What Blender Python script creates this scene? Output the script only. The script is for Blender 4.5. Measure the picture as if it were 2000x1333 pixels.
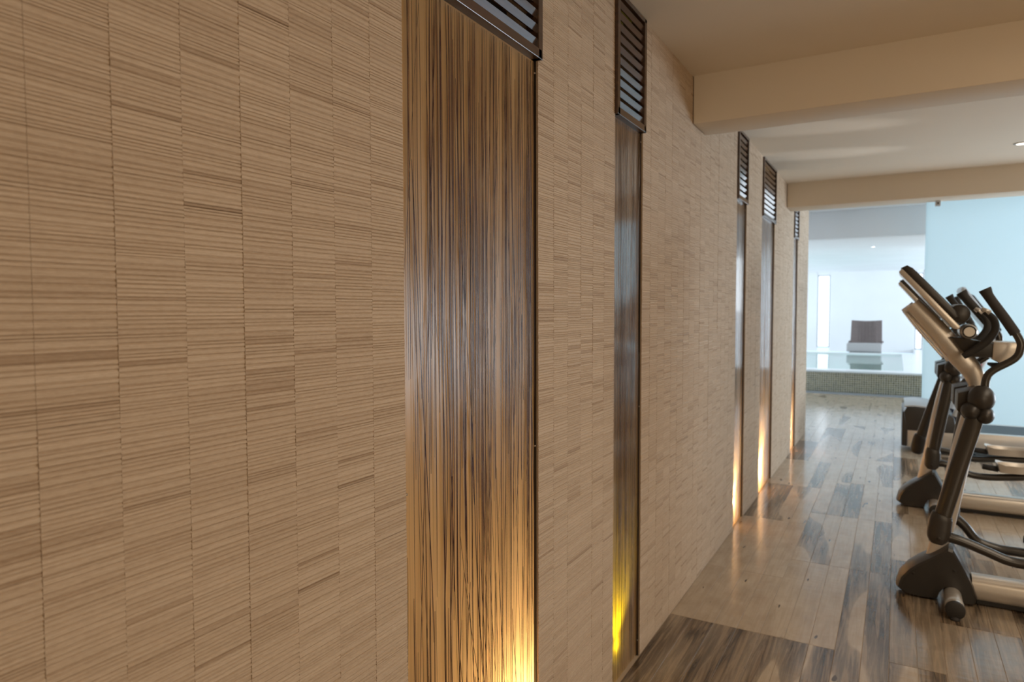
import bpy, bmesh, math, random
from mathutils import Vector, Matrix, noise
random.seed(7)
S = bpy.context.scene
COL = S.collection
for o in list(bpy.data.objects): bpy.data.objects.remove(o)

# ------------------------------------------------------------------ camera
YAW, PITCH, ROLL, FPX, CH = 0.515852, 0.046593, -0.002308, 1323.38, 1.6009
cyw, syw = math.cos(YAW), math.sin(YAW)
fwd = Vector((-syw*math.cos(PITCH), cyw*math.cos(PITCH), -math.sin(PITCH)))
rt = Vector((cyw, syw, 0)); up = rt.cross(fwd)
r2 = rt*math.cos(ROLL)+up*math.sin(ROLL); u2 = up*math.cos(ROLL)-rt*math.sin(ROLL)
cam = bpy.data.cameras.new('camera'); camo = bpy.data.objects.new('camera', cam); COL.objects.link(camo)
M = Matrix.Identity(4)
for i in range(3): M[i][0] = r2[i]; M[i][1] = u2[i]; M[i][2] = -fwd[i]
M[0][3], M[1][3], M[2][3] = 1.0, 0.0, CH
camo.matrix_world = M
cam.sensor_width = 36; cam.lens = FPX/2000*36; cam.clip_start = .02; cam.clip_end = 200
cam.dof.use_dof = True; cam.dof.focus_distance = 1.75; cam.dof.aperture_fstop = 4.0
S.camera = camo

# ------------------------------------------------------------------ world, lights, exposure
w = bpy.data.worlds.new('world'); S.world = w; w.use_nodes = True
w.node_tree.nodes['Background'].inputs[0].default_value = (.62, .82, 1, 1)
w.node_tree.nodes['Background'].inputs[1].default_value = 1.5
S.view_settings.view_transform = 'Standard'; S.view_settings.look = 'None'
S.view_settings.gamma = 1; S.view_settings.use_curve_mapping = False
S.view_settings.exposure = 0.0

def light(kind, name, loc, rot, power, color, **kw):
    l = bpy.data.lights.new(name, kind); l.energy = power; l.color = color
    for k, v in kw.items(): setattr(l, k, v)
    o = bpy.data.objects.new(name, l); COL.objects.link(o); o.location = loc; o.rotation_euler = rot
    return o
PI = math.pi
GL1, GL2 = (.43, 5.27), (.42, 6.2)
WARM = (1, .83, .63); COOL = (.89, .95, 1)
# warm ceiling luminaires of the exercise hall (behind and right of the camera), pointing down
light('AREA', 'hall_light', (3.1, 2.7, 2.82), (0, 0, 0), 70, WARM, shape='RECTANGLE', size=1.4, size_y=3.5)
# added unseen fill behind the camera, brightening beam faces and machines down the hall
light('AREA', 'hall_back_light', (4.0, -2.7, 1.7), (-PI/2, 0, PI), 62, (1, .80, .56), shape='RECTANGLE', size=2.8, size_y=1.6)
# daylight through the window of the exercise hall's right wall
light('AREA', 'hall_window_light', (5.5, 8.6, 1.1), (0, PI/2+math.radians(32), 0), 205, (.82, .91, 1), shape='RECTANGLE', size=1.9, size_y=3.6)
# daylight of the pool room: glazing on both of its long sides
light('AREA', 'pool_window_light', (5.9, 17.5, 1.5), (0, PI/2+.35, 0), 230, COOL, shape='RECTANGLE', size=2.0, size_y=9)
light('AREA', 'pool_window_light', (-3.9, 17.0, 1.5), (0, -PI/2-.35, 0), 150, COOL, shape='RECTANGLE', size=2.0, size_y=9)
light('AREA', 'pool_entry_light', (3.7, 15.6, 2.2), (-PI/2, 0, 0), 24, COOL, shape='RECTANGLE', size=3.8, size_y=1.3)  # added unseen light that backlights the frosted glass screen

# ------------------------------------------------------------------ helpers
def new_obj(name, me, mat=None, parent=None, loc=(0, 0, 0), smooth=False):
    o = bpy.data.objects.new(name, me); COL.objects.link(o); o.location = loc
    if mat and not me.materials: me.materials.append(mat)
    if parent: o.parent = parent
    if smooth: me.shade_smooth()
    return o
def obj(name, bm, mat, parent=None, loc=(0, 0, 0), smooth=False, auto=None):
    bmesh.ops.recalc_face_normals(bm, faces=bm.faces)
    me = bpy.data.meshes.new(name); bm.to_mesh(me); bm.free()
    o = new_obj(name, me, mat, parent, loc)
    if smooth: me.shade_smooth()
    if auto is not None: me.shade_smooth(); me.set_sharp_from_angle(angle=math.radians(auto))
    return o
def thing(name, label, cat, loc=(0, 0, 0), rz=0, group=None):
    o = bpy.data.objects.new(name, None); COL.objects.link(o); o.location = loc; o.rotation_euler = (0, 0, rz)
    o['label'] = label; o['category'] = cat
    if group: o['group'] = group
    return o
def tag(o, label, cat=None, group=None, kind=None):
    o['label'] = label
    if cat: o['category'] = cat
    if group: o['group'] = group
    if kind: o['kind'] = kind
    return o
def struct(o, label=None):
    o['kind'] = 'structure'
    if label: o['label'] = label
    return o
def box(bm, x0, x1, y0, y1, z0, z1, bev=0):
    vs = [bm.verts.new((x, y, z)) for x in (x0, x1) for y in (y0, y1) for z in (z0, z1)]
    fs = [(0, 1, 3, 2), (4, 6, 7, 5), (0, 4, 5, 1), (2, 3, 7, 6), (0, 2, 6, 4), (1, 5, 7, 3)]
    F = [bm.faces.new([vs[i] for i in f]) for f in fs]
    if bev:
        es = list({e for f in F for e in f.edges})
        bmesh.ops.bevel(bm, geom=es, offset=bev, segments=2, affect='EDGES', profile=.5)
def BM(): return bmesh.new()
def boxes(*bs, bev=0):
    bm = BM()
    for b in bs: box(bm, *b, bev=bev)
    return bm
def prism(bm, prof, y0, y1, bev=0, seg=2):
    """profile in x,z extruded along y"""
    a = [bm.verts.new((x, y0, z)) for x, z in prof]; b = [bm.verts.new((x, y1, z)) for x, z in prof]
    n = len(prof); F = [bm.faces.new(a[::-1]), bm.faces.new(b)]
    for i in range(n): F.append(bm.faces.new((a[i], a[(i+1) % n], b[(i+1) % n], b[i])))
    if bev:
        es = list({e for e in F[0].edges} | {e for e in F[1].edges})
        bmesh.ops.bevel(bm, geom=es, offset=bev, segments=seg, affect='EDGES', profile=.5)
    return bm
def smooth_pts(pts, n=6):
    """Catmull-Rom on tuples of any length"""
    out = []
    P = [pts[0]]+list(pts)+[pts[-1]]
    for i in range(1, len(P)-2):
        for k in range(n):
            t = k/n; a, b, c, d = P[i-1], P[i], P[i+1], P[i+2]
            out.append(tuple(.5*((2*b[j])+(-a[j]+c[j])*t+(2*a[j]-5*b[j]+4*c[j]-d[j])*t*t+(-a[j]+3*b[j]-3*c[j]+d[j])*t**3) for j in range(len(a))))
    out.append(tuple(pts[-1])); return out
def sweep(bm, pts, seg=14, expo=2.0, sm=6, caps=True, up0=(0, 1, 0)):
    """pts: (x,y,z,ra,rb); rb along the y side, ra across it; superellipse section"""
    P = smooth_pts(pts, sm) if sm else list(pts)
    rings = []
    for i, p in enumerate(P):
        a = Vector(P[max(0, i-1)][:3]); b = Vector(P[min(len(P)-1, i+1)][:3]); t = (b-a)
        t = t.normalized() if t.length > 1e-9 else Vector((0, 0, 1))
        s = Vector(up0); s = (s-t*s.dot(t)).normalized(); n = t.cross(s)
        ring = []
        for k in range(seg):
            an = 2*PI*k/seg; c, d = math.cos(an), math.sin(an)
            c = math.copysign(abs(c)**(2/expo), c); d = math.copysign(abs(d)**(2/expo), d)
            ring.append(bm.verts.new(Vector(p[:3])+n*(p[3]*c)+s*(p[4]*d)))
        rings.append(ring)
    for a, b in zip(rings, rings[1:]):
        for k in range(seg): bm.faces.new((a[k], a[(k+1) % seg], b[(k+1) % seg], b[k]))
    if caps:
        bm.faces.new(rings[0][::-1]); bm.faces.new(rings[-1])
    return bm
def lathe(bm, prof, axis='z', c=(0, 0, 0), seg=24, caps=True):
    """prof: (r, h) along the axis"""
    rings = []
    for r, h in prof:
        ring = []
        for k in range(seg):
            a = 2*PI*k/seg; u, v = max(r, 1e-4)*math.cos(a), max(r, 1e-4)*math.sin(a)
            q = {'z': (u, v, h), 'y': (u, h, v), 'x': (h, u, v)}[axis]
            ring.append(bm.verts.new((c[0]+q[0], c[1]+q[1], c[2]+q[2])))
        rings.append(ring)
    for a, b in zip(rings, rings[1:]):
        for k in range(seg): bm.faces.new((a[k], a[(k+1) % seg], b[(k+1) % seg], b[k]))
    if caps: bm.faces.new(rings[0][::-1]); bm.faces.new(rings[-1])
    return bm
def lens(bm, prof, ys, scales, c):
    """rounded shell: outline prof (x,z) repeated at depths ys, scaled about c"""
    rings = [[bm.verts.new((c[0]+(x-c[0])*s, y, c[1]+(z-c[1])*s)) for x, z in prof] for y, s in zip(ys, scales)]
    n = len(prof)
    for a, b in zip(rings, rings[1:]):
        for k in range(n): bm.faces.new((a[k], a[(k+1) % n], b[(k+1) % n], b[k]))
    bm.faces.new(rings[0][::-1]); bm.faces.new(rings[-1]); return bm
def copy_tree(o, parent=None):
    c = o.copy(); COL.objects.link(c); c.parent = parent
    for ch in list(o.children): copy_tree(ch, c)
    return c

# ------------------------------------------------------------------ materials
def mat(name, color=(.5, .5, .5), rough=.5, metal=0, coat=0, spec=.5, **kw):
    m = bpy.data.materials.new(name); m.use_nodes = True; nt = m.node_tree; b = nt.nodes['Principled BSDF']
    b.inputs['Base Color'].default_value = (*color, 1); b.inputs['Roughness'].default_value = rough
    b.inputs['Metallic'].default_value = metal; b.inputs['Coat Weight'].default_value = coat
    b.inputs['Coat Roughness'].default_value = kw.get('cr', .05); b.inputs['Specular IOR Level'].default_value = spec
    return m, nt, b
def N(nt, t, **kw):
    n = nt.nodes.new(t)
    for k, v in kw.items():
        if k in n.inputs: n.inputs[k].default_value = v
        else: setattr(n, k, v)
    return n
def mapping(nt, scale, coord='Object', loc=(0, 0, 0)):
    tc = N(nt, 'ShaderNodeTexCoord') if coord != 'Position' else N(nt, 'ShaderNodeNewGeometry')
    mp = N(nt, 'ShaderNodeMapping'); mp.inputs['Scale'].default_value = scale; mp.inputs['Location'].default_value = loc
    nt.links.new(tc.outputs[coord], mp.inputs['Vector']); return mp
def noise_tex(nt, vec, scale=5, detail=3, rough=.5, dist=0):
    n = N(nt, 'ShaderNodeTexNoise'); n.inputs['Scale'].default_value = scale; n.inputs['Detail'].default_value = detail
    n.inputs['Roughness'].default_value = rough; n.inputs['Distortion'].default_value = dist
    if vec: nt.links.new(vec, n.inputs['Vector'])
    return n
def ramp(nt, fac, stops, interp='LINEAR'):
    r = N(nt, 'ShaderNodeValToRGB'); r.color_ramp.interpolation = interp
    while len(r.color_ramp.elements) > 1: r.color_ramp.elements.remove(r.color_ramp.elements[-1])
    for i, (p, c) in enumerate(stops):
        e = r.color_ramp.elements[0] if i == 0 else r.color_ramp.elements.new(p)
        e.position = p; e.color = (*c, 1) if len(c) == 3 else c
    nt.links.new(fac, r.inputs['Fac']); return r
def mixc(nt, fac, a, b, mode='MIX'):
    m = N(nt, 'ShaderNodeMix', data_type='RGBA', blend_type=mode)
    for s, v in ((0, fac), (6, a), (7, b)):
        if isinstance(v, (int, float)): m.inputs[s].default_value = v
        elif isinstance(v, tuple): m.inputs[s].default_value = (*v, 1)
        else: nt.links.new(v, m.inputs[s])
    return m.outputs[2]
def math_n(nt, op, a, b=None, clamp=False):
    m = N(nt, 'ShaderNodeMath', operation=op, use_clamp=clamp)
    for i, v in enumerate((a, b)):
        if v is None: continue
        if isinstance(v, (int, float)): m.inputs[i].default_value = v
        else: nt.links.new(v, m.inputs[i])
    return m.outputs[0]
def bump(nt, h, bsdf, strength=.3, dist=.002):
    b = N(nt, 'ShaderNodeBump'); b.inputs['Strength'].default_value = strength; b.inputs['Distance'].default_value = dist
    nt.links.new(h, b.inputs['Height']); nt.links.new(b.outputs[0], bsdf.inputs['Normal'])

def plaster(name, c, rough=.7):
    m, nt, b = mat(name, c, rough, spec=.3)
    mp = mapping(nt, (1, 1, 1), 'Position'); n = noise_tex(nt, mp.outputs[0], 60, 4)
    n2 = noise_tex(nt, mp.outputs[0], 1.2, 3)
    r = ramp(nt, n2.outputs[0], [(.3, tuple(v*.96 for v in c)), (.7, c)]); nt.links.new(r.outputs[0], b.inputs['Base Color'])
    bump(nt, n.outputs[0], b, .12, .001); return m
M_ceil = plaster('cream_ceiling_paint', (.76, .68, .57))
M_white = plaster('white_pool_room_paint', (.87, .88, .895))
M_hallwall = plaster('cream_wall_paint', (.6, .52, .42))
# combed stone tile
def stone_mat():
    m, nt, b = mat('combed_beige_stone', (.5, .4, .3), .62, spec=.25)
    at = N(nt, 'ShaderNodeAttribute', attribute_name='tint')
    oi = N(nt, 'ShaderNodeObjectInfo')
    mp = mapping(nt, (1, 9, 130), 'Position'); n = noise_tex(nt, mp.outputs[0], 3.2, 4, .65)
    mp2 = mapping(nt, (1, 60, 240), 'Position'); n2 = noise_tex(nt, mp2.outputs[0], 1.5, 3, .6)
    mp3 = mapping(nt, (1, 1.4, 1.1), 'Position'); n3 = noise_tex(nt, mp3.outputs[0], 1.3, 2)
    t = math_n(nt, 'MULTIPLY', at.outputs['Fac'], math_n(nt, 'MULTIPLY_ADD', oi.outputs['Random'], .10))
    t2 = math_n(nt, 'ADD', at.outputs['Fac'], math_n(nt, 'MULTIPLY', math_n(nt, 'SUBTRACT', oi.outputs['Random'], .5), .025))
    t3 = math_n(nt, 'ADD', t2, math_n(nt, 'MULTIPLY', math_n(nt, 'SUBTRACT', n.outputs[0], .5), .55))
    t4 = math_n(nt, 'ADD', t3, math_n(nt, 'MULTIPLY', math_n(nt, 'SUBTRACT', n2.outputs[0], .5), .35))
    r = ramp(nt, t4, [(.0, (.20, .13, .08)), (.45, (.36, .26, .175)), (.8, (.50, .39, .285)), (1.0, (.59, .475, .36))])
    nt.links.new(r.outputs[0], b.inputs['Base Color'])
    bump(nt, n.outputs[0], b, .35, .0015); return m
M_stone = stone_mat()
M_grout, _, _ = mat('brown_grout', (.16, .11, .07), .9)
# wood-look floor plank: pale greige with dark ink-like figures, one figure running over a block of planks
def floor_mat():
    m, nt, b = mat('wood_look_floor', (.3, .2, .13), .2, spec=.75)
    oi = N(nt, 'ShaderNodeObjectInfo')
    geo = N(nt, 'ShaderNodeNewGeometry'); 
    off = N(nt, 'ShaderNodeVectorMath', operation='ADD'); nt.links.new(geo.outputs['Position'], off.inputs[0])
    sc = N(nt, 'ShaderNodeVectorMath', operation='SCALE'); sc.inputs['Scale'].default_value = 37.0
    nt.links.new(oi.outputs['Color'], sc.inputs[0]); nt.links.new(sc.outputs[0], off.inputs[1])
    mp = N(nt, 'ShaderNodeMapping'); mp.inputs['Scale'].default_value = (3.4, .62, 1); nt.links.new(off.outputs[0], mp.inputs[0])
    big = noise_tex(nt, mp.outputs[0], 1.0, 1.6, .4, .35)
    mp2 = N(nt, 'ShaderNodeMapping'); mp2.inputs['Scale'].default_value = (34, 1.6, 1); nt.links.new(off.outputs[0], mp2.inputs[0])
    grain = noise_tex(nt, mp2.outputs[0], 1.3, 5, .62, 1.1)
    mp3 = N(nt, 'ShaderNodeMapping'); mp3.inputs['Scale'].default_value = (7, 5, 1); nt.links.new(off.outputs[0], mp3.inputs[0])
    blot = noise_tex(nt, mp3.outputs[0], 1.2, 4, .6, .3)
    sep = N(nt, 'ShaderNodeSeparateColor'); nt.links.new(oi.outputs['Color'], sep.inputs[0])
    # threshold shifts per block: sep blue in 0..1 says how much of the block is dark
    v = math_n(nt, 'ADD', big.outputs[0], math_n(nt, 'MULTIPLY', math_n(nt, 'SUBTRACT', sep.outputs[2], .5), .42))
    mask = ramp(nt, v, [(.50, (0, 0, 0)), (.515, (.55, .55, .55)), (.58, (.8, .8, .8)), (.64, (1, 1, 1)), (.74, (.5, .5, .5))])
    pale = ramp(nt, blot.outputs[0], [(.3, (.42, .33, .24)), (.7, (.52, .43, .325))])
    dark = ramp(nt, grain.outputs[0], [(.36, (.03, .02, .013)), (.48, (.095, .064, .04)), (.60, (.22, .155, .098))])
    c = mixc(nt, mask.outputs[0], pale.outputs[0], dark.outputs[0])
    mpf = N(nt, 'ShaderNodeMapping'); mpf.inputs['Scale'].default_value = (24, 5.5, 1); nt.links.new(off.outputs[0], mpf.inputs[0])
    fl = noise_tex(nt, mpf.outputs[0], 1.0, 1, .4); fm = ramp(nt, fl.outputs[0], [(.75, (0, 0, 0)), (.77, (1, 1, 1))])
    c = mixc(nt, fm.outputs[0], c, (.09, .06, .04))
    g2 = ramp(nt, grain.outputs[0], [(.35, (.80, .78, .75)), (.6, (1, 1, 1))])
    c = mixc(nt, .7, c, g2.outputs[0], 'MULTIPLY')
    nt.links.new(c, b.inputs['Base Color'])
    rr = ramp(nt, blot.outputs[0], [(.3, (.12, .12, .12)), (.75, (.21, .21, .21))]); nt.links.new(rr.outputs[0], b.inputs['Roughness'])
    mw = N(nt, 'ShaderNodeMapping'); mw.inputs['Scale'].default_value = (6, 22, 1); nt.links.new(geo.outputs['Position'], mw.inputs[0])
    wav = noise_tex(nt, mw.outputs[0], 1.3, 2, .5)
    bump(nt, wav.outputs[0], b, .35, .0035); return m
M_floor = floor_mat()
M_joint, _, _ = mat('floor_joint', (.42, .33, .24), .8)
M_joint_dark, _, _ = mat('floor_subbase', (.12, .085, .06), .8)
# resin panes
def resin(name, cols, glow, cr, ior):
    m, nt, b = mat(name, (.5, .3, .1), .4, coat=1, cr=cr)
    b.inputs['Coat IOR'].default_value = ior; b.inputs['Specular IOR Level'].default_value = .15
    mp = mapping(nt, (1, 85, .7), 'Position'); n = noise_tex(nt, mp.outputs[0], 3.0, 4, .6, .1)
    mp2 = mapping(nt, (1, 14, .35), 'Position'); n2 = noise_tex(nt, mp2.outputs[0], 3.0, 2, .6)
    v = math_n(nt, 'ADD', math_n(nt, 'MULTIPLY', n.outputs[0], .75), math_n(nt, 'MULTIPLY', n2.outputs[0], .25))
    r = ramp(nt, v, [(.36, cols[0]), (.455, cols[1]), (.6, cols[2])])
    nt.links.new(r.outputs[0], b.inputs['Base Color'])
    tr = N(nt, 'ShaderNodeBsdfTranslucent'); g = mixc(nt, 1.0, r.outputs[0], glow, 'MULTIPLY'); nt.links.new(g, tr.inputs[0])
    ad = N(nt, 'ShaderNodeAddShader'); nt.links.new(b.outputs[0], ad.inputs[0]); nt.links.new(tr.outputs[0], ad.inputs[1])
    out = nt.nodes['Material Output']; nt.links.new(ad.outputs[0], out.inputs[0]); return m
M_resin = resin('amber_resin', [(.28, .185, .085), (.32, .215, .10), (.35, .24, .115)], (1.8, 1.8, 1.8), .25, 1.28)
M_resin_dark = resin('smoky_resin', [(.05, .032, .02), (.13, .085, .05), (.25, .17, .10)], (2.4, 2.4, 2.4), .1, 1.8)
def reed_mat(name, c0, c1, cr, ior):
    m, nt, b = mat(name, c0, .5, coat=1, cr=cr); b.inputs['Coat IOR'].default_value = ior; b.inputs['Specular IOR Level'].default_value = .1
    mp = mapping(nt, (1, 300, 6), 'Position'); n = noise_tex(nt, mp.outputs[0], 1, 3)
    r = ramp(nt, n.outputs[0], [(.3, c0), (.7, c1)]); nt.links.new(r.outputs[0], b.inputs['Base Color']); return m
M_reed = reed_mat('dried_reed', (.032, .010, .004), (.085, .028, .010), .25, 1.2)
M_reed2 = reed_mat('dark_dried_reed', (.04, .014, .006), (.12, .055, .025), .1, 1.8)
def wood(name, c0, c1, rough=.3, sc=(8, 8, 60), coat=.6):
    m, nt, b = mat(name, c0, rough, coat=coat, cr=.12)
    mp = mapping(nt, sc, 'Object'); n = noise_tex(nt, mp.outputs[0], 1.2, 5, .6, .4)
    r = ramp(nt, n.outputs[0], [(.3, c0), (.7, c1)]); nt.links.new(r.outputs[0], b.inputs['Base Color'])
    bump(nt, n.outputs[0], b, .1, .001); return m
M_wenge = wood('dark_varnished_wood', (.022, .010, .005), (.07, .031, .015), .28, (30, 3, 60))
M_slat = wood('glossy_slat_wood', (.025, .011, .005), (.085, .038, .017), .3, (30, 3, 60), .6); M_slat.node_tree.nodes['Principled BSDF'].inputs['Specular IOR Level'].default_value = .15; M_slat.node_tree.nodes['Principled BSDF'].inputs['Coat Roughness'].default_value = .06
M_black, _, _ = mat('dark_edge_metal', (.012, .009, .007), .45)
M_clip, _, _ = mat('steel_clip', (.35, .3, .25), .35, metal=.9)
def painted(name, c, rough, metal=0, coat=0, bs=.06, scale=300):
    m, nt, b = mat(name, c, rough, metal, coat)
    mp = mapping(nt, (1, 1, 1), 'Object'); n = noise_tex(nt, mp.outputs[0], scale, 2)
    r = ramp(nt, n.outputs[0], [(.3, tuple(v*.93 for v in c)), (.7, c)]); nt.links.new(r.outputs[0], b.inputs['Base Color'])
    bump(nt, n.outputs[0], b, bs, .0005); return m
M_silver = painted('silver_powder_coat', (.62, .58, .53), .32, .55, .3)
M_plastic = painted('charcoal_plastic', (.024, .021, .019), .36, 0, 0, .25)
M_dtube = painted('charcoal_tube_paint', (.028, .024, .020), .3, .2, .3)
M_rubber = painted('black_rubber', (.018, .016, .015), .7, 0, 0, .3)
M_screen = painted('dark_screen', (.012, .014, .018), .12, 0, .5, .0)
M_grey = painted('pale_grey_plastic', (.50, .52, .54), .4)
M_band = painted('blue_black_band', (.01, .015, .03), .3)
M_red = painted('red_decal', (.5, .03, .03), .4)
def belt_mat():
    m, nt, b = mat('ribbed_belt', (.03, .035, .04), .5)
    mp = mapping(nt, (1, 1, 1), 'Object'); wv = N(nt, 'ShaderNodeTexWave'); wv.inputs['Scale'].default_value = 14
    nt.links.new(mp.outputs[0], wv.inputs[0]); bump(nt, wv.outputs['Fac'], b, .5, .004); return m
M_belt = belt_mat()
def mosaic():
    m, nt, b = mat('green_gold_mosaic', (.3, .3, .2), .25)
    tc = N(nt, 'ShaderNodeTexCoord'); sw = N(nt, 'ShaderNodeMapping'); sw.inputs['Rotation'].default_value = (PI/2, 0, 0)
    nt.links.new(tc.outputs['Object'], sw.inputs[0])
    br = N(nt, 'ShaderNodeTexBrick'); br.offset = 0; br.inputs['Scale'].default_value = 1
    br.inputs['Brick Width'].default_value = .04; br.inputs['Row Height'].default_value = .04; br.inputs['Mortar Size'].default_value = .004
    br.inputs['Color1'].default_value = (.26, .22, .12, 1); br.inputs['Color2'].default_value = (.13, .12, .07, 1); br.inputs['Mortar'].default_value = (.60, .58, .50, 1)
    nt.links.new(sw.outputs[0], br.inputs[0]); nt.links.new(br.outputs[0], b.inputs['Base Color'])
    bump(nt, br.outputs['Fac'], b, .5, -.002); return m
M_mosaic = mosaic()
M_cope = plaster('white_stone_coping', (.80, .83, .84), .3)
M_kerb = painted('grey_kerb', (.30, .33, .37), .35)
M_basin, _, _ = mat('aqua_pool_basin', (.45, .66, .6), .3)
def water():
    m, nt, b = mat('pool_water', (.75, .95, .92), .02)
    b.inputs['Transmission Weight'].default_value = .85; b.inputs['IOR'].default_value = 1.33
    mp = mapping(nt, (1, 1, 1), 'Position'); n = noise_tex(nt, mp.outputs[0], 2.2, 2); bump(nt, n.outputs[0], b, .25, .01); return m
M_water = water()
def frosted():
    m, nt, b = mat('frosted_glass', (.62, .78, .82), .22, spec=.5)
    tr = N(nt, 'ShaderNodeBsdfTranslucent'); tr.inputs[0].default_value = (.66, .82, .88, 1)
    mx = N(nt, 'ShaderNodeMixShader'); mx.inputs[0].default_value = .75
    nt.links.new(b.outputs[0], mx.inputs[1]); nt.links.new(tr.outputs[0], mx.inputs[2]); nt.links.new(mx.outputs[0], nt.nodes['Material Output'].inputs[0]); return m
M_frost = frosted()
def emis(name, c, s):
    m, nt, b = mat(name, c, .4); b.inputs['Emission Color'].default_value = (*c, 1); b.inputs['Emission Strength'].default_value = s; return m
M_day = emis('daylit_window_glass', (.9, .95, 1), 1.02)
M_lamp = emis('warm_downlight_glass', (1, .86, .66), 7)
M_lampw = emis('cool_downlight_glass', (1, 1, 1), 6)
M_chrome, _, _ = mat('brushed_steel', (.45, .45, .45), .3, metal=.9)
M_wicker = wood('brown_woven_cane', (.105, .075, .07), (.21, .16, .15), .5, (60, 60, 60), .1)
M_cush = painted('grey_cushion', (.40, .38, .38), .9, 0, 0, .3)

# ------------------------------------------------------------------ structure
H = 2.88; W = .112
PANELS = [(1.255, 1.935), (2.607, 2.953), (5.006, 5.360), (6.040, 6.715), (8.060, 8.420)]
YEND = 9.48; Y0 = -3.0; GZ = 2.385
bm = BM()
box(bm, -.32, -.15, Y0, YEND, 0, H)
edges = [Y0]+[v for p in PANELS for v in p]+[YEND]
for a, b in zip(edges[::2], edges[1::2]): box(bm, -.16, -.010, a, b, 0, H)
wall = struct(obj('wall_left', bm, M_grout), 'left wall clad in combed beige stone tiles, broken by tall recessed panels')
# combed tile variants
def tile_mesh(i, w, h, seed, x_lo=-.010):
    rnd = random.Random(seed); bm = BM(); lay = bm.faces.layers.float.new('tint')
    z = 0; rows = []
    band_end = 0; band = .8
    while z < h-.004:
        hh = rnd.choice((rnd.uniform(.004, .008), rnd.uniform(.006, .013))); hh = min(hh, h-z); tall = hh
        if h-(z+hh) < .003: hh = h-z
        if z > band_end: band_end = z+rnd.uniform(.005, .03); band = .82+rnd.gauss(0, .035)-(.10 if rnd.random() < .06 else 0)
        t = band+rnd.gauss(0, .022)
        if rnd.random() < .035: t = rnd.uniform(.48, .64)
        d = rnd.gauss(0, .0005)
        rows.append((z, z+hh, t, d)); z += hh
    g = w/2-.00025
    prof = []
    for a, b, t, d in rows:
        e = (b-a)*.22
        prof += [(-.0014, a, t-.15), (d*.7, a+e, t+.01), (d*.7+.0002, b-e, t-.08)]  # groove faces tinted darker, undersides most: shade between ridges put into the colour
    prof.append((-.0011, h, .75))
    L = [bm.verts.new((x, -g, z)) for x, z, t in prof]; R = [bm.verts.new((x, g, z)) for x, z, t in prof]
    for k in range(len(prof)-1):
        f = bm.faces.new((L[k], R[k], R[k+1], L[k+1])); f[lay] = prof[k][2]
    for V, s in ((L, -g), (R, g)):
        a = bm.verts.new((x_lo, s, prof[0][1])); b = bm.verts.new((x_lo, s, prof[-1][1]))
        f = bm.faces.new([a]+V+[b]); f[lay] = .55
    me = bpy.data.meshes.new('combed_tile'); bm.to_mesh(me); bm.free(); me.materials.append(M_stone); return me
PATS = [(.72, .72, .72, .72), (.36, .72, .72, .72, .36), (.18, .72, .72, .72, .54), (.54, .72, .72, .72, .18)]
def span_cols(a, b):
    n = round((b-a)/W); return [(a+(b-a)*(k+.5)/n, (b-a)/n) for k in range(n)]
cols = []
spans = [(PANELS[0][0]-9*.112, PANELS[0][0])]+[(PANELS[k][1], PANELS[k+1][0]) for k in range(4)]+[(PANELS[4][1], YEND)]
cache = {}
cnt = 0
for si, (a, b) in enumerate(spans):
    for c, wd in span_cols(a, b):
        pat = PATS[random.choice((0, 0, 1, 2, 3))]; zz = 0
        for th in pat:
            key = (si, th, random.randrange(7 if th > .6 else 3))
            if key not in cache: cache[key] = tile_mesh(len(cache), wd, th, 100+len(cache)*13+si)
            o = new_obj('stone_tile', cache[key], None, wall, (random.uniform(-.0005, .0006), c, zz)); cnt += 1; zz += th
# the rest of the cladding behind the camera, beyond the 300 nearest tiles in view
bm = BM()
lay = bm.faces.layers.float.new('tint')
a = spans[0][0]
for k in range(int((a-Y0)/W)):
    for r in range(4):
        n0 = len(bm.verts); bm.from_mesh(cache[random.choice([q for q in cache if q[0] == 0 and q[1] == .72])])
        bm.verts.ensure_lookup_table()
        for v in bm.verts[n0:]: v.co += Vector((0, a-W*(k+.5), r*.72))
me = bpy.data.meshes.new('stone_tiling'); bm.to_mesh(me); bm.free(); me.materials.append(M_stone)
o = new_obj('stone_tiling', me, None, wall); o['kind'] = 'stuff'

# ---- floor
XR = 5.6; YB = 11.4
bm = boxes((-.5, XR, Y0, 14.32, -.12, -.0018)); floor = struct(obj('floor', bm, M_joint), 'floor of long wood-look planks with dark ink-like figures')
PW = .1115
pl_cache = {}
def plank(r, y0, y1, blk, dark):
    L = round(y1-y0, 3)
    if L not in pl_cache:
        bm = BM(); box(bm, .0008, PW-.0008, .0008, L-.0008, -.010, 0)
        bmesh.ops.bevel(bm, geom=[e for e in bm.edges if all(v.co.z > -.001 for v in e.verts)], offset=.0008, segments=1, affect='EDGES')
        me = bpy.data.meshes.new('floor_plank'); bm.to_mesh(me); bm.free(); me.materials.append(M_floor); pl_cache[L] = me
    o = new_obj('plank', pl_cache[L], None, floor, (r*PW, y0, 0)); o.color = (*blk, dark, 1)
    return o
LEN = 1.145
groups = [(0, 4, [2.30, 3.45, 4.24, 5.40]), (4, 7, [2.30, 3.45, 4.59]), (7, 9, [2.87, 4.59]), (9, 11, [2.30, 3.45, 4.9]), (11, 14, [2.87, 4.02]),
          (14, 17, [2.30, 3.6]), (17, 20, [2.87, 4.3]), (20, 23, [2.4, 3.3]), (23, 25, [2.8])]
YF = 14.28
np_ = 0
rest = BM()
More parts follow.
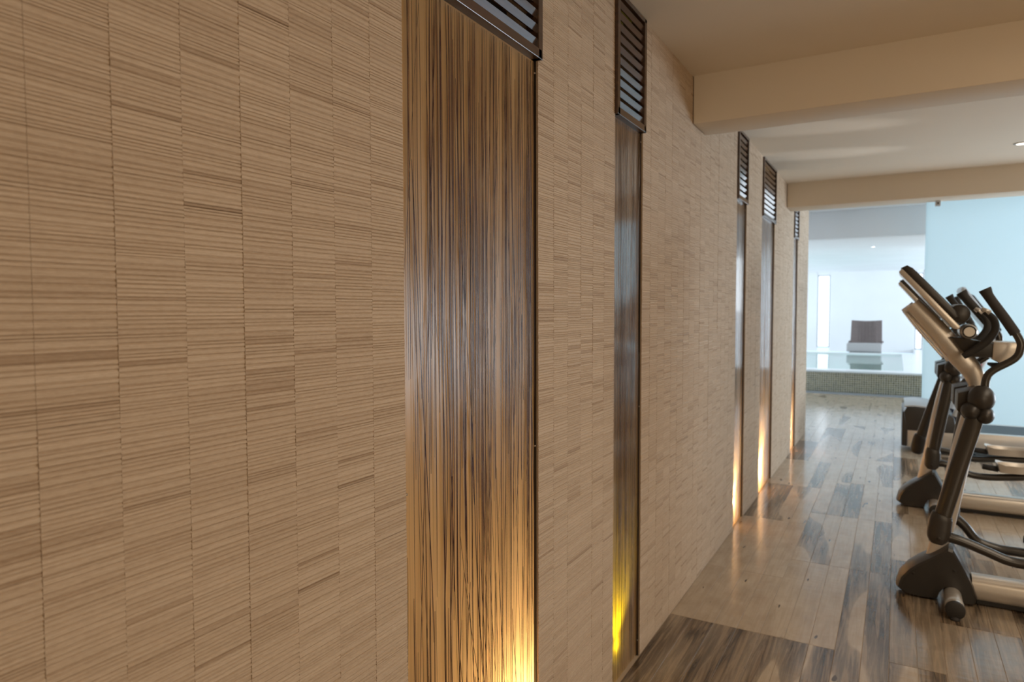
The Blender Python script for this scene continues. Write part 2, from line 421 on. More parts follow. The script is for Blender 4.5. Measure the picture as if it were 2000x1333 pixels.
for g0, g1, js in groups:
    js = list(js)
    while js[-1]+LEN < YF-.3: js.append(js[-1]+LEN)
    js.append(YF)
    js = [1.2 if g0 < 14 else 1.2]+js
    if js[1]-js[0] > 1.3: js.insert(1, js[1]-LEN)
    for a, b in zip(js, js[1:]):
        sub = g0
        while sub < g1:
            k = min(random.choice((1, 2, 2, 3)), g1-sub)
            blk = (random.random(), random.random()); dark = random.choice((.2, .35, .45, .5, .6, .8))
            if b < 3.6: dark = .80 if g0 == 0 else .72 if g0 < 7 else dark
            elif g0 == 0 and a < 4.3: dark = .05
            if a > 8.5: dark = random.choice((.1, .2, .3))
            if g0 >= 9 and a < 4.5: dark = .95 if g0 < 17 else .5
            for r in range(sub, sub+k): plank(r, a, b, blk, dark); np_ += 1
            sub += k
# beyond: rows not seen from the photograph's side, joined
bm = BM()
for r in range(-4, int(XR/PW)):
    for k in range(15):
        y = Y0+k*LEN+(r % 3)*.38-.4
        a, b = max(y, Y0), min(y+LEN, YF)
        if 0 <= r < 25: b = min(b, 1.2)
        elif r < 0: a = max(a, YEND)
        if b-a > .05: box(bm, r*PW+.0007, (r+1)*PW-.0007, a+.0008, b-.0008, -.010, 0)
o = obj('outer_planking', bm, M_floor, floor); o['kind'] = 'stuff'; o.color = (.3, .7, .05, 1)
print('planks', np_, 'tiles', cnt)

# ---- ceiling, beams
H2 = 3.08
struct(obj('ceiling', boxes((-.32, XR, Y0, 7.5, H, H+.2)), M_ceil), 'plain cream plastered ceiling over the exercise hall')
struct(obj('ceiling_far', boxes((-.32, XR, 7.5, 11.6, H2, H2+.2)), M_white), 'higher pale ceiling beyond the second beam')
struct(obj('wall_left_head', boxes((-.32, .0, 7.80, YEND, H, H2)), M_white), 'plain pale strip above the last tiles of the left wall')
BEAMS = [(3.79, 4.08, 2.62, 'nearest dropped cream ceiling beam crossing the hall'), (7.47, 7.80, 2.635, 'second cream ceiling beam, at the end of the tiled wall')]
for a, b, z, lb in BEAMS: struct(obj('ceiling_beam', boxes((.003, XR, a, b, z, H+.05 if a < 5 else H2), bev=.006), M_ceil, auto=30), lb)
struct(obj('ceiling_beam', boxes((-4.2, 6.2, 11.42, 11.80, 2.665, H2), bev=.006), M_white, auto=30), 'pale blue-grey beam between exercise hall and pool room')
# hall shell
struct(obj('wall_right', boxes((XR, XR+.2, Y0, 6.8, 0, H), (XR, XR+.2, 10.4, 11.42, 0, H2), (XR, XR+.2, 6.8, 10.4, 0, .6), (XR, XR+.2, 6.8, 10.4, 2.5, H2)), M_hallwall), 'right wall of the exercise hall')
struct(obj('wall_back', boxes((-.32, XR, Y0-.2, Y0, 0, H)), M_hallwall), 'wall behind the camera')
# ---- pool room shell
struct(obj('ceiling_pool', boxes((-4.4, 6.4, 11.80, 23.4, 2.72, 2.9)), M_white), 'white ceiling of the pool room')
struct(obj('wall_left_return', boxes((-4.2, -.32, 9.28, 9.48, 0, H2)), M_white), 'return wall beside the end of the tiled wall')
struct(obj('ceiling_return', boxes((-4.4, -.32, 9.28, 11.6, H2, H2+.2)), M_white), 'ceiling strip before the pool room')
bm = boxes((-4.4, -4.2, 9.28, 12, 0, H2), (-4.4, -4.2, 12, 22.8, 0, .55), (-4.4, -4.2, 12, 22.8, 2.65, 2.9), (-4.4, -4.2, 22, 22.8, .5, 2.7))
struct(obj('wall_pool_left', bm, M_white), 'left pool room wall with long window opening')
bm = boxes((6.2, 6.4, 11.4, 12.5, 0, H2), (6.2, 6.4, 12.4, 22.8, 0, .55), (6.2, 6.4, 12.4, 22.8, 2.65, 2.9), (6.2, 6.4, 22.4, 22.8, .5, 2.7))
struct(obj('wall_pool_right', bm, M_white), 'right pool room wall with long window opening')
struct(obj('floor_pool_side', boxes((-4.2, -.5, 9.4, 14.32, -.12, -.001), (XR, 6.2, 11.4, 14.32, -.12, -.001)), M_cope), 'pale floor to the sides of the pool room')
# back wall with two bright window slots
YW = 22.8
bm = boxes((-4.4, -1.12, YW, YW+.2, .3, 2.9), (-.775, 1.48, YW, YW+.2, .3, 2.9), (1.66, 6.4, YW, YW+.2, .3, 2.9), (-1.13, -.77, YW, YW+.2, 2.62, 2.9), (1.47, 1.67, YW, YW+.2, 2.62, 2.9))
struct(obj('wall_far', bm, M_white), 'far white wall of the pool room')
for i, (a, b, lb) in enumerate(((-1.12, -.775, 'tall narrow daylit window left of the cane chair'), (1.48, 1.66, 'tall narrow daylit window right of the cane chair'))):
    f = obj('window_%d' % (i+1), boxes((a, a+.02, YW+.02, YW+.08, .42, 2.62), (b-.02, b, YW+.02, YW+.08, .42, 2.62), (a, b, YW+.02, YW+.08, 2.60, 2.62), (a, b, YW+.02, YW+.08, .42, .44)), M_kerb)
    struct(f, lb); obj('pane', boxes((a+.02, b-.02, YW+.045, YW+.055, .44, 2.60)), M_day, f)
# raised pool
struct(obj('trim_1', boxes((-4.15, 6.15, 13.98, 14.30, -.006, .006)), M_kerb), 'smooth grey kerb strip along the foot of the raised pool')
PX0, PX1, PY0, PY1, PZ = -3.2, 1.14, 14.72, 20.2, .42
bm = boxes((-4.2, 6.2, 14.30, 14.32, 0, PZ-.035))
pool = thing('raised_pool', 'raised indoor pool with mosaic front and white rim beyond the hall', 'pool', (0, 14.3, 0))
bm = boxes((-4.15, 6.15, 0, .05, 0, PZ-.035)); obj('mosaic_front', bm, M_mosaic, pool)['label'] = 'small green and gold mosaic tiles'
bm = boxes((-4.15, 6.15, -.02, PY0-14.3, PZ-.035, PZ), (PX1, PX1+.3, PY0-14.3, PY1-14.3, PZ-.035, PZ), (-4.15, PX0, PY0-14.3, PY1-14.3, PZ-.035, PZ), (-4.15, PX1+.3, PY1-14.3, PY1-14.3+.25, PZ-.035, PZ))
obj('coping', bm, M_cope, pool)['label'] = 'white stone rim'
bm = boxes((PX0, PX1, PY0-14.3, PY1-14.3, -.82, -.8), (PX0-.02, PX0, PY0-14.3, PY1-14.3, -.8, PZ-.036), (PX1, PX1+.02, PY0-14.3, PY1-14.3, -.8, PZ-.036),
           (PX0, PX1, PY0-14.32, PY0-14.3, -.8, PZ-.036), (PX0, PX1, PY1-14.3, PY1-14.28, -.8, PZ-.036))
obj('basin', bm, M_basin, pool)
bm = BM(); vs = [bm.verts.new(v) for v in ((PX0, PY0-14.3, PZ-.03), (PX1, PY0-14.3, PZ-.03), (PX1, PY1-14.3, PZ-.03), (PX0, PY1-14.3, PZ-.03))]; bm.faces.new(vs)
obj('water', bm, M_water, pool)
struct(obj('pool_deck', boxes((PX1+.3, 6.2, PY0, YW, .05, PZ-.002), (-4.2, PX1+.3, PY1+.25, YW, .05, .20)), M_cope), 'white deck around the pool')

# ---- frosted glass partition
bm = boxes((1.298, 5.6, 10.0, 10.025, .012, H2-.01)); bm.faces.ensure_lookup_table()
bmesh.ops.delete(bm, geom=[f for f in bm.faces if abs(f.calc_center_median().y-10.025) < 1e-4], context='FACES')
gp = struct(obj('glass_partition', bm, M_frost), 'tall frosted pale blue glass screen between hall and pool room')
obj('head_channel', boxes((1.298, 5.6, 9.99, 10.035, H2-.03, H2)), M_chrome, gp)
obj('floor_channel', boxes((1.298, 5.6, 9.985, 10.04, 0, .03)), M_chrome, gp)
t = thing('door_sensor', 'small grey box sensor under the second ceiling beam', 'sensor', (1.325, 7.74, 2.635))
obj('housing', boxes((-.022, .022, -.03, .03, -.05, 0), bev=.004), M_grey, t); obj('eye', lathe(BM(), [(.008, -.032), (.008, -.030)], 'y', (0, 0, -.025), 12), M_black, t)

# ------------------------------------------------------------------ reed panels
ord_ = ['widest, nearest', 'second nearest narrow', 'third', 'fourth', 'farthest']
PL = ['large amber backlit reed panel nearest the camera, wide and golden at its foot',
      'narrow dark reed panel glowing yellow-green at its foot',
      'narrow reed panel first past the nearest ceiling beam, glowing white at its foot',
      'wider reed panel between two tiled piers, with the largest warm glow on the floor',
      'farthest sliver of reed panel under the second ceiling beam']
GL = ['brown slatted wooden grille above the large amber panel, cut off by the top edge',
      'dark slatted wooden grille above the yellow-green lit panel',
      'dark slatted wooden grille right after the nearest ceiling beam',
      'dark slatted wooden grille above the fourth panel, between two ceiling beams',
      'smallest, farthest slatted wooden grille under the second ceiling beam']
LAMPS = [  # y, z, colour, point power, spot power
    (1.84, .12, (1, .80, .50), 9, 75),
    (2.690, .165, (.95, .88, .01), .4, 9),
    (5.065, .17, (1, .78, .38), 8, 42),
    (6.20, .17, (1, .78, .40), 14, 75),
    (8.13, .14, (1, .78, .42), 10, 50)]
def ribbon(bm, pts, w, t):
    rings = []
    for i, (y, z, x) in enumerate(pts):
        k = w*(.45 if i in (0, len(pts)-1) else 1)
        rings.append([bm.verts.new((x, y-k, z)), bm.verts.new((x+t, y-k*.8, z)), bm.verts.new((x+t, y+k*.8, z)), bm.verts.new((x, y+k, z))])
    for a, b in zip(rings, rings[1:]):
        for k in range(3): bm.faces.new((a[k], a[k+1], b[k+1], b[k]))
for i, (a, b) in enumerate(PANELS):
    wd = b-a; rnd = random.Random(50+i)
    t = thing('reed_panel', PL[i], 'wall panel', (-.013, a, 0), 0, 'recessed reed panels along the tiled wall')
    m0 = M_resin if i == 0 else M_resin_dark
    bm = boxes((-.008, -.002, .004, wd-.004, .004, GZ)); bm.faces.ensure_lookup_table()
    bmesh.ops.delete(bm, geom=[f for f in bm.faces if abs(f.calc_center_median().x+.008) < 1e-5], context='FACES')
    obj('resin_pane', bm, m0, t)
    bm = BM(); n = int(265*wd) if i < 2 else int(200*wd)
    for k in range(n):
        top = GZ-.01 if rnd.random() < .55 else rnd.uniform(.7, GZ-.05)
        ln = rnd.uniform(.5, 2.3); bot = max(.02, top-ln)
        if bot < .25 and rnd.random() < .5: bot = .012
        y = rnd.uniform(.006, wd-.008); sl = rnd.gauss(0, .006); 
        if rnd.random() < .28: sl = rnd.gauss(0, .04)
        ph = rnd.uniform(0, 6); am = abs(rnd.gauss(0, .0022)); w_ = rnd.choice((.0005, .0008, .0010, .0013, .0018))
        hook = rnd.gauss(0, .012) if rnd.random() < .3 else 0
        m = 14; P = []
        for q in range(m+1):
            s = q/m; z = top+(bot-top)*s
            yy = y+sl*(s-.3)*(top-bot)+am*math.sin(ph+z*7)+hook*max(0, s-.88)**1.3*14
            P.append((min(max(yy, .004), wd-.006), z, .0041+rnd.choice((0, .0002, .0004)) if q == 0 else P[-1][2]))
        ribbon(bm, P, w_, .00025)
    if i == 0:
        for k in range(22):   # crossing leaning stalks low in the wide panel
            y = rnd.uniform(.03, wd-.1); z = rnd.uniform(.35, 1.3); ln = rnd.uniform(.4, .9); sl = rnd.gauss(.01, .055)
            P = [(min(max(y+sl*(q/12)+.03*(q/12)**2*rnd.choice((1, 1)), .004), wd-.006), z-ln*q/12 if z-ln*q/12 > .01 else .01, .0046) for q in range(13)]
            ribbon(bm, P, rnd.choice((.0008, .0011, .0015)), .0006)
    o = obj('reeds', bm, M_reed if i == 0 else M_reed2, t); o['kind'] = 'stuff'
    # dark edge strips of the recess and fixing clips
    obj('edge_trim', boxes((-.012, .006, wd-.004, wd-.0005, .0, GZ)), M_black, t)
    obj('edge_trim', boxes((-.012, .006, .0005, .004, .0, GZ)), M_black, t)
    for z in (.075, 1.16, 2.345):
        for yy in (.010, wd-.010):
            obj('clip', lathe(BM(), [(.003, .003), (.0032, .0065), (.0015, .008)], 'x', (0, yy, z), 12), M_clip, t, auto=40)
    # uplighter standing in the cavity behind the pane
    ly, lz, lc, pp, sp = LAMPS[i]
    lx = -.040
    fix = obj('uplighter', lathe(BM(), [(.028, -.10), (.028, -.03), (.022, -.025)], 'z', (lx-.035+.022-.022, ly-a, lz), 16), M_black, t, auto=40)
    light('POINT', 'panel_lamp', (-.034 if i == 1 else -.048, ly, lz), (0, 0, 0), pp, lc, shadow_soft_size=.012)
    so = light('SPOT', 'panel_beam', (-.092, ly, lz+.0), (0, 0, 0), sp, lc, shadow_soft_size=.02, spot_size=math.radians(110), spot_blend=1.0)
    so.rotation_euler = (PI, math.radians(14) , 0)
    # grille
    g = thing('louvre_grille', GL[i], 'grille', (0, a, GZ), 0, 'slatted wooden grilles under the ceiling')
    gh = H-GZ-.004; fr = .030; x0, x1 = -.03, .014
    for nm, bx in (('frame_rail', (x0, x1, 0, wd, 0, fr)), ('frame_rail', (x0, x1, 0, wd, gh-fr*.6, gh)), ('frame_stile', (x0, x1, -.006, fr*.75, 0, gh)), ('frame_stile', (x0, x1, wd-fr*.75, wd+.006, 0, gh))):
        obj(nm, boxes(bx, bev=.002), M_wenge, g)
    ns = 10; sp_ = (gh-1.6*fr)/ns
    bm = BM(); prof = [(-.006, 0), (-.001, 0), (.0075, .0215), (.0025, .0215)]
    prism(bm, [(x, z) for x, z in prof], fr*.7, wd-fr*.7, bev=.0012, seg=1)
    bmesh.ops.recalc_face_normals(bm, faces=bm.faces)
    me = bpy.data.meshes.new('slat'); bm.to_mesh(me); bm.free(); me.materials.append(M_slat)
    for k in range(ns): new_obj('slat', me, None, g, (0, 0, fr+sp_*(k+.2)))
    obj('backing', boxes((-.12, -.112, .004, wd-.004, -.0, gh)), M_black, g)

# ------------------------------------------------------------------ downlights
def downlight(x, y, z, lab, lm, mr):
    t = thing('downlight', lab, 'ceiling light', (x, y, z))
    obj('rim', lathe(BM(), [(.048, -.001), (.050, -.004), (.044, -.007), (.034, -.005), (.032, -.001)], 'z', (0, 0, 0), 28), mr, t, auto=40)
    obj('lens', lathe(BM(), [(.031, -.0055), (.020, -.0065), (.0, -.007)], 'z', (0, 0, 0), 24), lm, t, auto=40)
downlight(1.815, 6.58, H, 'small round recessed downlight between the two cream beams', M_lamp, M_silver)
downlight(.613, 13.95, 2.72, 'small round downlight in the white pool room ceiling', M_lampw, M_cope)
light('SPOT', 'window_glint', (4.9, 6.6, 1.5), (0, 0, 0), 330, (.95, .97, 1), spot_size=math.radians(6), spot_blend=.9, shadow_soft_size=.02).rotation_euler = (Vector((GL1[0], GL1[1], H))-Vector((4.9, 6.6, 1.5))).to_track_quat('-Z', 'Y').to_euler()  # added spot without a fixture, standing for daylight bounced onto the ceiling
light('SPOT', 'window_glint', (4.9, 7.1, 1.5), (0, 0, 0), 380, (.95, .97, 1), spot_size=math.radians(6), spot_blend=.9, shadow_soft_size=.02).rotation_euler = (Vector((GL2[0], GL2[1], H))-Vector((4.9, 7.1, 1.5))).to_track_quat('-Z', 'Y').to_euler()  # second added spot, throwing the other bright ceiling patch
light('SPOT', 'downlight_beam', (1.815, 6.58, H-.02), (0, 0, 0), 14, (1, .8, .6), spot_size=math.radians(95), spot_blend=.8, shadow_soft_size=.03)

# ------------------------------------------------------------------ cane chair
ch = thing('lounge_chair', 'brown woven cane armchair with grey seat cushion beyond the pool', 'chair', (.285, 20.95, .20))
z0 = PZ-.002
bm = BM(); NX = 12; rows = 10; grid = []
for j in range(rows+1):
    s = j/rows; z = .42+s*(1.06-.42); hw = .375+.015*(1-s); r = []
    for k in range(NX+1):
        u = -1+2*k/NX; r.append((u*hw, .20+.16*s-.05*(u*u), z+(.02*u*u if j == rows else 0)-(.0)))
    grid.append(r)
F0 = [[bm.verts.new(p) for p in r] for r in grid]; F1 = [[bm.verts.new((p[0], p[1]+.035, p[2])) for p in r] for r in grid]
for j in range(rows):
    for k in range(NX):
        bm.faces.new((F0[j][k], F0[j][k+1], F0[j+1][k+1], F0[j+1][k])); bm.faces.new((F1[j][k], F1[j+1][k], F1[j+1][k+1], F1[j][k+1]))
for k in range(NX):
    bm.faces.new((F0[rows][k], F0[rows][k+1], F1[rows][k+1], F1[rows][k])); bm.faces.new((F0[0][k], F1[0][k], F1[0][k+1], F0[0][k+1]))
for j in range(rows):
    bm.faces.new((F0[j][0], F0[j+1][0], F1[j+1][0], F1[j][0])); bm.faces.new((F0[j][NX], F1[j][NX], F1[j+1][NX], F0[j+1][NX]))
obj('backrest', bm, M_wicker, ch, auto=40)
for k in range(9):
    x = -.335+k*.0837
    obj('cane_slat', sweep(BM(), [(x*1.03, .185, .44, .006, .012), (x, .33, 1.03, .006, .012)], 6, sm=0, up0=(1, 0, 0)), M_wicker, ch)
obj('seat', boxes((-.38, .38, -.38, .24, .17, .23), bev=.01), M_wicker, ch)
obj('cushion', boxes((-.45, .38, -.42, .20, .23, .46), bev=.025), M_cush, ch, auto=50)
for s in (-1, 1):
    obj('armrest', boxes((s*.40-.025, s*.40+.025, -.05, .26, .47, .51), bev=.008), M_wicker, ch)
    for y in (-.34, .22): obj('leg', boxes((s*.35-.022, s*.35+.022, y-.022, y+.022, 0, .18), bev=.003), M_wicker, ch)

# ------------------------------------------------------------------ elliptical trainer
OX = 1.25
def X(*p): return [(a[0]-OX,)+tuple(a[1:]) for a in p]
def make_elliptical(label, loc, poses):
    e = thing('elliptical_trainer', label, 'exercise machine', loc, 0, 'elliptical trainers facing the tiled wall')
    # shroud
    out = [(1.030, .040), (1.045, .10), (1.085, .155), (1.135, .20), (1.19, .24), (1.245, .285), (1.275, .312), (1.298, .305), (1.330, .245), (1.365, .175), (1.395, .105), (1.412, .045), (1.405, .012),
           (1.355, .010), (1.345, .05), (1.32, .085), (1.29, .095), (1.26, .085), (1.235, .05), (1.225, .012), (1.15, .006), (1.07, .012)]
    pr = [(x-OX, z) for x, z in out]
    # keep the wheel arch corners, smooth the rest
    obj('shroud', lens(BM(), pr, [-.095, -.085, -.05, 0, .05, .085, .095], [.90, .955, 1, 1.01, 1, .955, .90], (-.02, .06)), M_plastic, e, auto=28)
    for x, z in ((1.112, .135), (1.300, .185)):
        for s in (-1, 1): obj('screw', lathe(BM(), [(.008, s*.0955), (.008, s*.097), (.003, s*.098)], 'y', (x-OX, 0, z), 12), M_black, e)
    # crossbar with rollers
    obj('crossbar', lathe(BM(), [(.040, -.30), (.042, -.29), (.042, .29), (.040, .30)], 'y', (.045, 0, .050), 24), M_silver, e, auto=40)
    for s in (-1, 1):
        c = obj('roller', lathe(BM(), [(.0435, s*.235), (.0435, s*.262)] if s > 0 else [(.0435, -.262), (.0435, -.235)], 'y', (.045, 0, .050), 24), M_grey, e, auto=40)
        f = obj('end_cap', lathe(BM(), [(.030, s*.325), (.044, s*.318), (.046, s*.30), (.044, s*.292)], 'y', (.045, 0, .050), 24), M_rubber, e, auto=40)
        obj('foot', lathe(BM(), [(.022, 0), (.024, .008), (.014, .02)], 'z', (.045, s*.31, 0), 16), M_rubber, f)
    # rail
    bm = BM(); sweep(bm, X((1.385, 0, .088, .066, .062), (2.95, 0, .088, .066, .062)), 20, 3.2, 0); obj('rail', bm, M_silver, e, auto=40)
    obj('rail_underside', boxes((.16, 1.65, -.045, .045, .008, .03)), M_rubber, e)
    # lower mast and curved upper mast
    bm = BM(); sweep(bm, X((1.212, 0, .17, .050, .040), (1.255, 0, .40, .050, .040), (1.325, 0, .82, .050, .040), (1.375, 0, 1.10, .040, .038), (1.384, 0, 1.18, .042, .040)), 20, 2.6); obj('mast', bm, M_silver, e, auto=50)
    bm = BM(); sweep(bm, X((1.384, 0, 1.12, .036, .040), (1.386, 0, 1.185, .040, .045), (1.362, 0, 1.262, .050, .052), (1.295, 0, 1.352, .056, .056), (1.19, 0, 1.485, .054, .058), (1.070, 0, 1.622, .050, .055)), 24, 3.0); obj('upper_mast', bm, M_silver, e, auto=40)
    bm = BM(); sweep(bm, X((1.225, -.052, 1.335, .006, .012), (1.135, -.052, 1.45, .006, .012), (1.045, -.052, 1.58, .006, .012)), 8); obj('mast_trim', bm, M_silver, e, smooth=True)
    # console: silver back housing, dark bezel, screen
    d = Vector((.272, -.322)).normalized(); n = Vector((-d.y, d.x)); o0 = Vector((1.005, 1.800))
    def P(u, v): q = o0+d*u+n*v; return (q.x-OX, q.y)
    bm = BM(); prism(bm, [P(.0, .004), P(.01, .0), P(.40, .0), P(.415, .012), P(.41, .030), P(.0, .026)], -.18, .18, .006); obj('console_back', bm, M_silver, e, auto=40)
    bm = BM(); prism(bm, [P(-.008, .022), P(.36, .030), P(.37, .055), P(.33, .066), P(.03, .062), P(.0, .052)], -.185, .185, .010, 3); obj('console_bezel', bm, M_plastic, e, auto=40)
    bm = BM(); prism(bm, [P(.05, .0635), P(.30, .0675), P(.30, .069), P(.05, .065)], -.14, .14); obj('screen', bm, M_screen, e)
    obj('console_mount', prism(BM(), [(1.12-OX, 1.60), (1.26-OX, 1.44), (1.235-OX, 1.40), (1.08-OX, 1.60)], -.05, .05, .004), M_silver, e, auto=40)
    obj('console_hub', lathe(BM(), [(.030, -.175), (.048, -.165), (.052, -.12), (.052, .12), (.048, .165), (.030, .175)], 'y', (1.287-OX, 0, 1.572), 28), M_plastic, e, auto=50)
    sp = obj('speaker_pod', lathe(BM(), [(.030, -.13), (.038, -.12), (.040, 0), (.038, .12), (.030, .13)], 'y', (1.335-OX, 0, 1.478), 24), M_silver, e, auto=50)
    obj('trim_ring', lathe(BM(), [(.025, -.1305), (.026, -.134), (.030, -.134), (.032, -.128)], 'y', (1.335-OX, 0, 1.478), 24, False), M_rubber, sp)
    # bracket and tray
    bm = BM(); prism(bm, [(1.255-OX, 1.450), (1.34-OX, 1.438), (1.45-OX, 1.415), (1.45-OX, 1.345), (1.36-OX, 1.345), (1.31-OX, 1.37)], -.11, .11, .004); obj('tray_bracket', bm, M_plastic, e, auto=30)
    bm = BM(); prism(bm, [(1.440-OX, 1.428), (1.552-OX, 1.424), (1.548-OX, 1.385), (1.51-OX, 1.325), (1.49-OX, 1.305), (1.437-OX, 1.335)], -.12, .12, .006); obj('tray', bm, M_silver, e, auto=30)
    obj('tray_pad', boxes((1.437-OX, 1.50-OX, -.10, .10, 1.292, 1.306), bev=.003), M_rubber, e)
    for s in (-1, 1):
        bm = BM(); y = s*.17
        sweep(bm, [(1.395-OX, y, 1.585, .014, .014), (1.432-OX, y, 1.545, .018, .018), (1.440-OX, y, 1.490, .019, .019), (1.405-OX, y, 1.43, .019, .019), (1.345-OX, y*.95, 1.375, .018, .018), (1.31-OX, y*.9, 1.350, .016, .016)], 14)
        hb = obj('pulse_handle', bm, M_rubber, e, smooth=True)
        bm = BM(); sweep(bm, [(1.38-OX, y, 1.60, .010, .012), (1.415-OX, y, 1.575, .018, .018)], 12, sm=0); obj('contact_plate', bm, M_silver, hb, smooth=True)
    # dual action arms
    for s in (-1, 1):
        y = s*.25; sw, k, pdx = poses[0] if s < 0 else poses[1]
        th = sw/.65; ct, st = math.cos(th), math.sin(th)
        def XR_(*p):   # swing the whole arm about its hub
            return [(1.375-OX+(a[0]-1.375)*ct-(a[2]-1.10)*st, a[1], 1.10+(a[0]-1.375)*st+(a[2]-1.10)*ct)+tuple(a[3:]) for a in p]
        bm = BM(); sweep(bm, XR_((1.475, y, 1.545, .019, .019), (1.528, y, 1.455, .018, .018), (1.538, y, 1.405, .018, .018), (1.515, y, 1.350, .018, .018), (1.425, y, 1.285, .018, .018), (1.400, y, 1.235, .019, .019), (1.398, y, 1.15, .022, .022)), 16)
        ua = obj('arm_bar', bm, M_dtube, e, smooth=True)
        bm = BM(); sweep(bm, XR_((1.384, y, 1.698, .028, .026), (1.388, y, 1.690, .028, .026), (1.405, y, 1.655, .023, .024), (1.47, y, 1.55, .024, .022), (1.515, y, 1.475, .024, .022)), 16); obj('grip', bm, M_rubber, ua, auto=50)
        # hub
        hy = y+s*.02
        bm = BM(); bmesh.ops.create_uvsphere(bm, u_segments=24, v_segments=16, radius=1, matrix=Matrix.Translation((1.382-OX, hy, 1.145)) @ Matrix.Diagonal((.060, .055, .068, 1)))
        bmesh.ops.create_uvsphere(bm, u_segments=24, v_segments=16, radius=1, matrix=Matrix.Translation((1.340-OX, hy, 1.082)) @ Matrix.Diagonal((.045, .055, .045, 1)))
        bmesh.ops.create_uvsphere(bm, u_segments=24, v_segments=16, radius=1, matrix=Matrix.Translation((1.400-OX, hy, 1.062)) @ Matrix.Diagonal((.040, .052, .045, 1)))
        obj('pivot_hub', bm, M_plastic, e, smooth=True)
        bm = BM(); prism(bm, [(1.285-OX, 1.165), (1.37-OX, 1.19), (1.37-OX, 1.03), (1.315-OX, 1.035), (1.283-OX, 1.075)], min(s*.04, s*.24), max(s*.04, s*.24), .004); obj('hub_bracket', bm, M_plastic, e, auto=30)
        # lower link
        bm = BM(); sweep(bm, XR_((1.362, y, 1.06, .036, .028), (1.351, y, 1.01, .041, .030), (1.29, y, .76, .041, .030), (1.229, y, .50, .040, .030)), 18, 2.6, 4); obj('link_arm', bm, M_dtube, e, auto=50)
        bm = BM(); sweep(bm, XR_((1.233, y, .525, .046, .035), (1.226, y, .500, .052, .040), (1.218, y, .43, .054, .042), (1.212, y, .395, .048, .042), (1.208, y, .372, .030, .036)), 20, 2.8, 5); sl = obj('pivot_sleeve', bm, M_plastic, e, auto=50)
        obj('bolt', lathe(BM(), [(.010, s*.043), (.010, s*.0455), (.004, s*.047)], 'y', XR_((1.215, y, .405))[0], 12), M_black, sl)
        q0 = XR_((1.225, y, .415, .030, .028))[0]
        bm = BM(); sweep(bm, [q0]+X((1.31+sw*.8, y, .400+k*.6, .026, .026), (1.43, y, .360+k, .025, .026), (1.51, y, .332+k, .025, .026), (1.60, y, .325+k, .026, .026), (1.72+pdx, y, .335+k, .026, .026), (1.98+pdx, y, .38+k*.6, .026, .026), (2.35, y*.9, .47, .026, .026)), 16); obj('pedal_arm', bm, M_dtube, e, smooth=True)
        # pedal
        pz = .382+k; q1 = 1.84+pdx
        bm = BM(); out = [(-.17, -.075), (-.12, -.09), (.12, -.075), (.17, -.05), (.18, 0), (.17, .05), (.12, .075), (-.12, .09), (-.17, .075), (-.18, 0)]
        a = [bm.verts.new((q1-OX+x, y+yy, pz+.055+.012*(1 if abs(x) > .15 else 0))) for x, yy in out]; b_ = [bm.verts.new((q1-OX+x*.9, y+yy*.85, pz)) for x, yy in out]
        c_ = [bm.verts.new((q1-OX+x*.93, y+yy*.88, pz+.052)) for x, yy in out]; d_ = [bm.verts.new((q1-OX+x*.86, y+yy*.8, pz+.018)) for x, yy in out]
        m = len(out)
        for q in range(m):
            r = (q+1) % m
            bm.faces.new((b_[q], b_[r], a[r], a[q])); bm.faces.new((a[q], a[r], c_[r], c_[q])); bm.faces.new((c_[q], c_[r], d_[r], d_[q]))
        bm.faces.new(b_[::-1]); bm.faces.new(d_)
        pd = obj('pedal', bm, M_silver, e, auto=40)
        bm = BM(); pts = [(q1-OX+x*.85, y+yy*.79) for x, yy in out]
        lo = [bm.verts.new((x_, y_, pz+.019)) for x_, y_ in pts]; hi = [bm.verts.new((x_, y_, pz+.026)) for x_, y_ in pts]
        bm.faces.new(hi); bm.faces.new(lo[::-1])
        for q in range(m): bm.faces.new((lo[q], lo[(q+1) % m], hi[(q+1) % m], hi[q]))
        obj('tread_pad', bm, M_rubber, pd)
        bm = BM(); sweep(bm, X((q1-.255, y, pz+.02, .020, .030), (q1-.16, y, pz+.01, .022, .032)), 12, sm=0); obj('toe_stub', bm, M_rubber, pd, smooth=True)
    # rear drive housing, crank, stabiliser
    out = [(2.30, .06), (2.24, .25), (2.30, .46), (2.45, .60), (2.62, .64), (2.80, .58), (2.93, .42), (2.98, .22), (2.95, .05)]
    obj('drive_housing', lens(BM(), [(x-OX, z) for x, z in out], [-.11, -.09, 0, .09, .11], [.88, .97, 1, .97, .88], (2.62-OX, .32)), M_plastic, e, auto=35)
    for s in (-1, 1):
        obj('crank', prism(BM(), [(2.60-OX, .30), (2.66-OX, .30), (2.40-OX, .50), (2.33-OX, .50), (2.32-OX, .45)], min(s*.12, s*.20), max(s*.12, s*.20), .004), M_dtube, e)
    obj('rear_stabiliser', lathe(BM(), [(.036, -.30), (.038, -.28), (.038, .28), (.036, .30)], 'y', (2.88-OX, 0, .038), 20), M_silver, e, auto=40)
    return e
make_elliptical('nearest elliptical trainer, its roller foot at the right edge', (OX, 4.40, 0), ((0, 0, .08), (.07, -.09, .06)))
make_elliptical('second elliptical trainer, partly hidden behind the nearest one, before the treadmill', (OX, 6.36, 0), ((.045, .015, 0), (-.035, .05, -.02)))

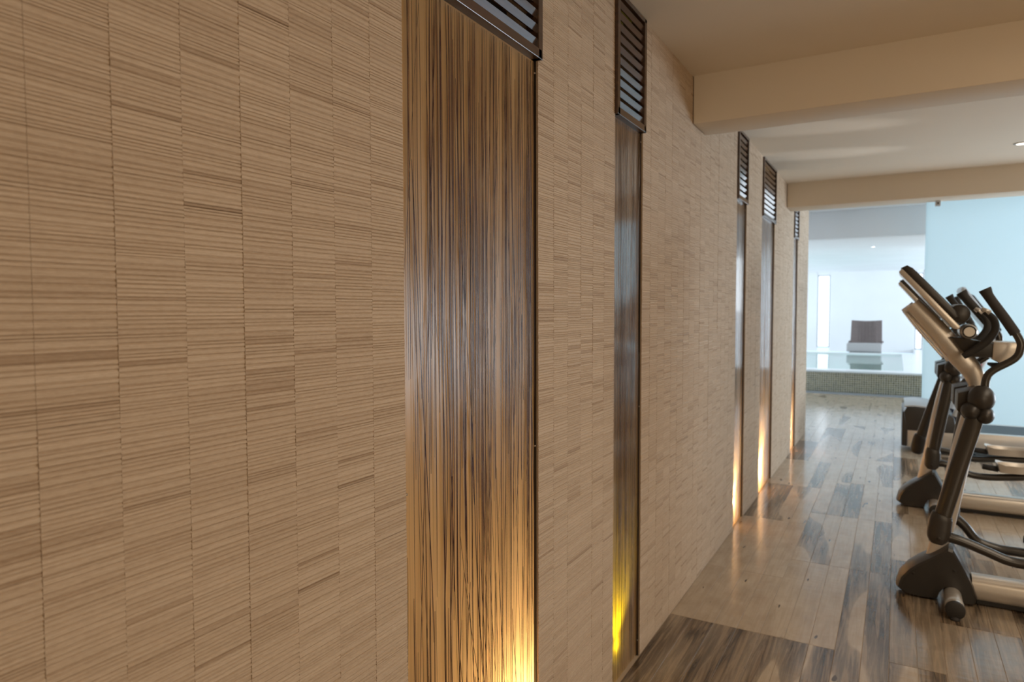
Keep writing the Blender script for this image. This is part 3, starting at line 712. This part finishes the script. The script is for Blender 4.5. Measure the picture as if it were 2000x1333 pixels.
# ------------------------------------------------------------------ treadmill
tm = thing('treadmill', 'silver treadmill with dark motor hood, behind the two elliptical trainers', 'exercise machine', (1.1, 8.7, 0))
def R(bm, prof, y0, y1, bev=.01, seg=2): return prism(bm, prof, y0, y1, bev, seg)
for y in (0, .72):
    obj('side_rail', R(BM(), [(.03, .06), (.0, .12), (.0, .235), (.02, .262), (1.2, .262), (2.05, .235), (2.1, .20), (2.1, .10), (2.06, .06)], y, y+.09), M_silver, tm, auto=40)
obj('motor_hood', R(BM(), [(-.012, .245), (-.012, .44), (.02, .50), (.10, .515), (.36, .49), (.47, .42), (.50, .27), (.50, .245)], -.01, .82, .015, 3), M_plastic, tm, auto=40)
obj('front_cap', R(BM(), [(-.022, .07), (-.022, .45), (.0, .45), (.035, .24), (.035, .07)], -.012, .822, .006), M_plastic, tm, auto=40)
obj('hood_lid', R(BM(), [(.0, .502), (.10, .518), (.36, .493), (.36, .505), (.10, .532), (.0, .515)], .0, .81, .004), M_grey, tm, auto=40)
obj('belt', boxes((.48, 2.03, .09, .72, .235, .262)), M_belt, tm)
obj('base_frame', boxes((.2, 1.9, .10, .71, .07, .20), bev=.01), M_plastic, tm)
for x in (.35, 1.85):
    for y in (.03, .72): obj('foot', boxes((x-.09, x+.16, y, y+.07, 0, .065), bev=.006), M_rubber, tm)
for y in (.045, .765):
    bm = BM(); sweep(bm, [(.44, y, .25, .045, .03, ), (.50, y, .45, .045, .03), (.66, y, .92, .045, .03), (.80, y, 1.28, .045, .03)], 16, 3); up_ = obj('upright', bm, M_grey, tm, auto=50)
    bm = BM(); sweep(bm, [(.463, y, .36, .048, .033), (.483, y, .425, .048, .033)], 16, 3, 0); obj('dark_band', bm, M_band, up_, auto=50)
    bm = BM(); sweep(bm, [(.70, y, 1.22, .02, .02), (.88, y, 1.24, .021, .021), (1.02, y, 1.17, .021, .021), (1.16, y, 1.12, .022, .022)], 12); obj('handrail', bm, M_rubber, tm, smooth=True)
d = Vector((.42, -.62)).normalized(); n = Vector((-d.y, d.x)); o0 = Vector((.50, 1.80))
def P(u, v): q = o0+d*u+n*v; return (q.x, q.y)
obj('console_back', R(BM(), [P(0, 0), P(-.02, .03), P(0, .05), P(.60, .05), P(.66, .02), P(.62, -.02), P(.3, -.035)], .06, .75, .012, 3), M_grey, tm, auto=40)
obj('console_face', R(BM(), [P(.07, .045), P(.58, .047), P(.56, .072), P(.12, .068)], .09, .72, .008, 2), M_plastic, tm, auto=40)
obj('screen', R(BM(), [P(.14, .069), P(.42, .072), P(.42, .0735), P(.14, .0705)], .2, .61, 0), M_screen, tm)
obj('decal', boxes((.66, .70, -.001+.014, .016, .93, 1.02)), M_red, tm)
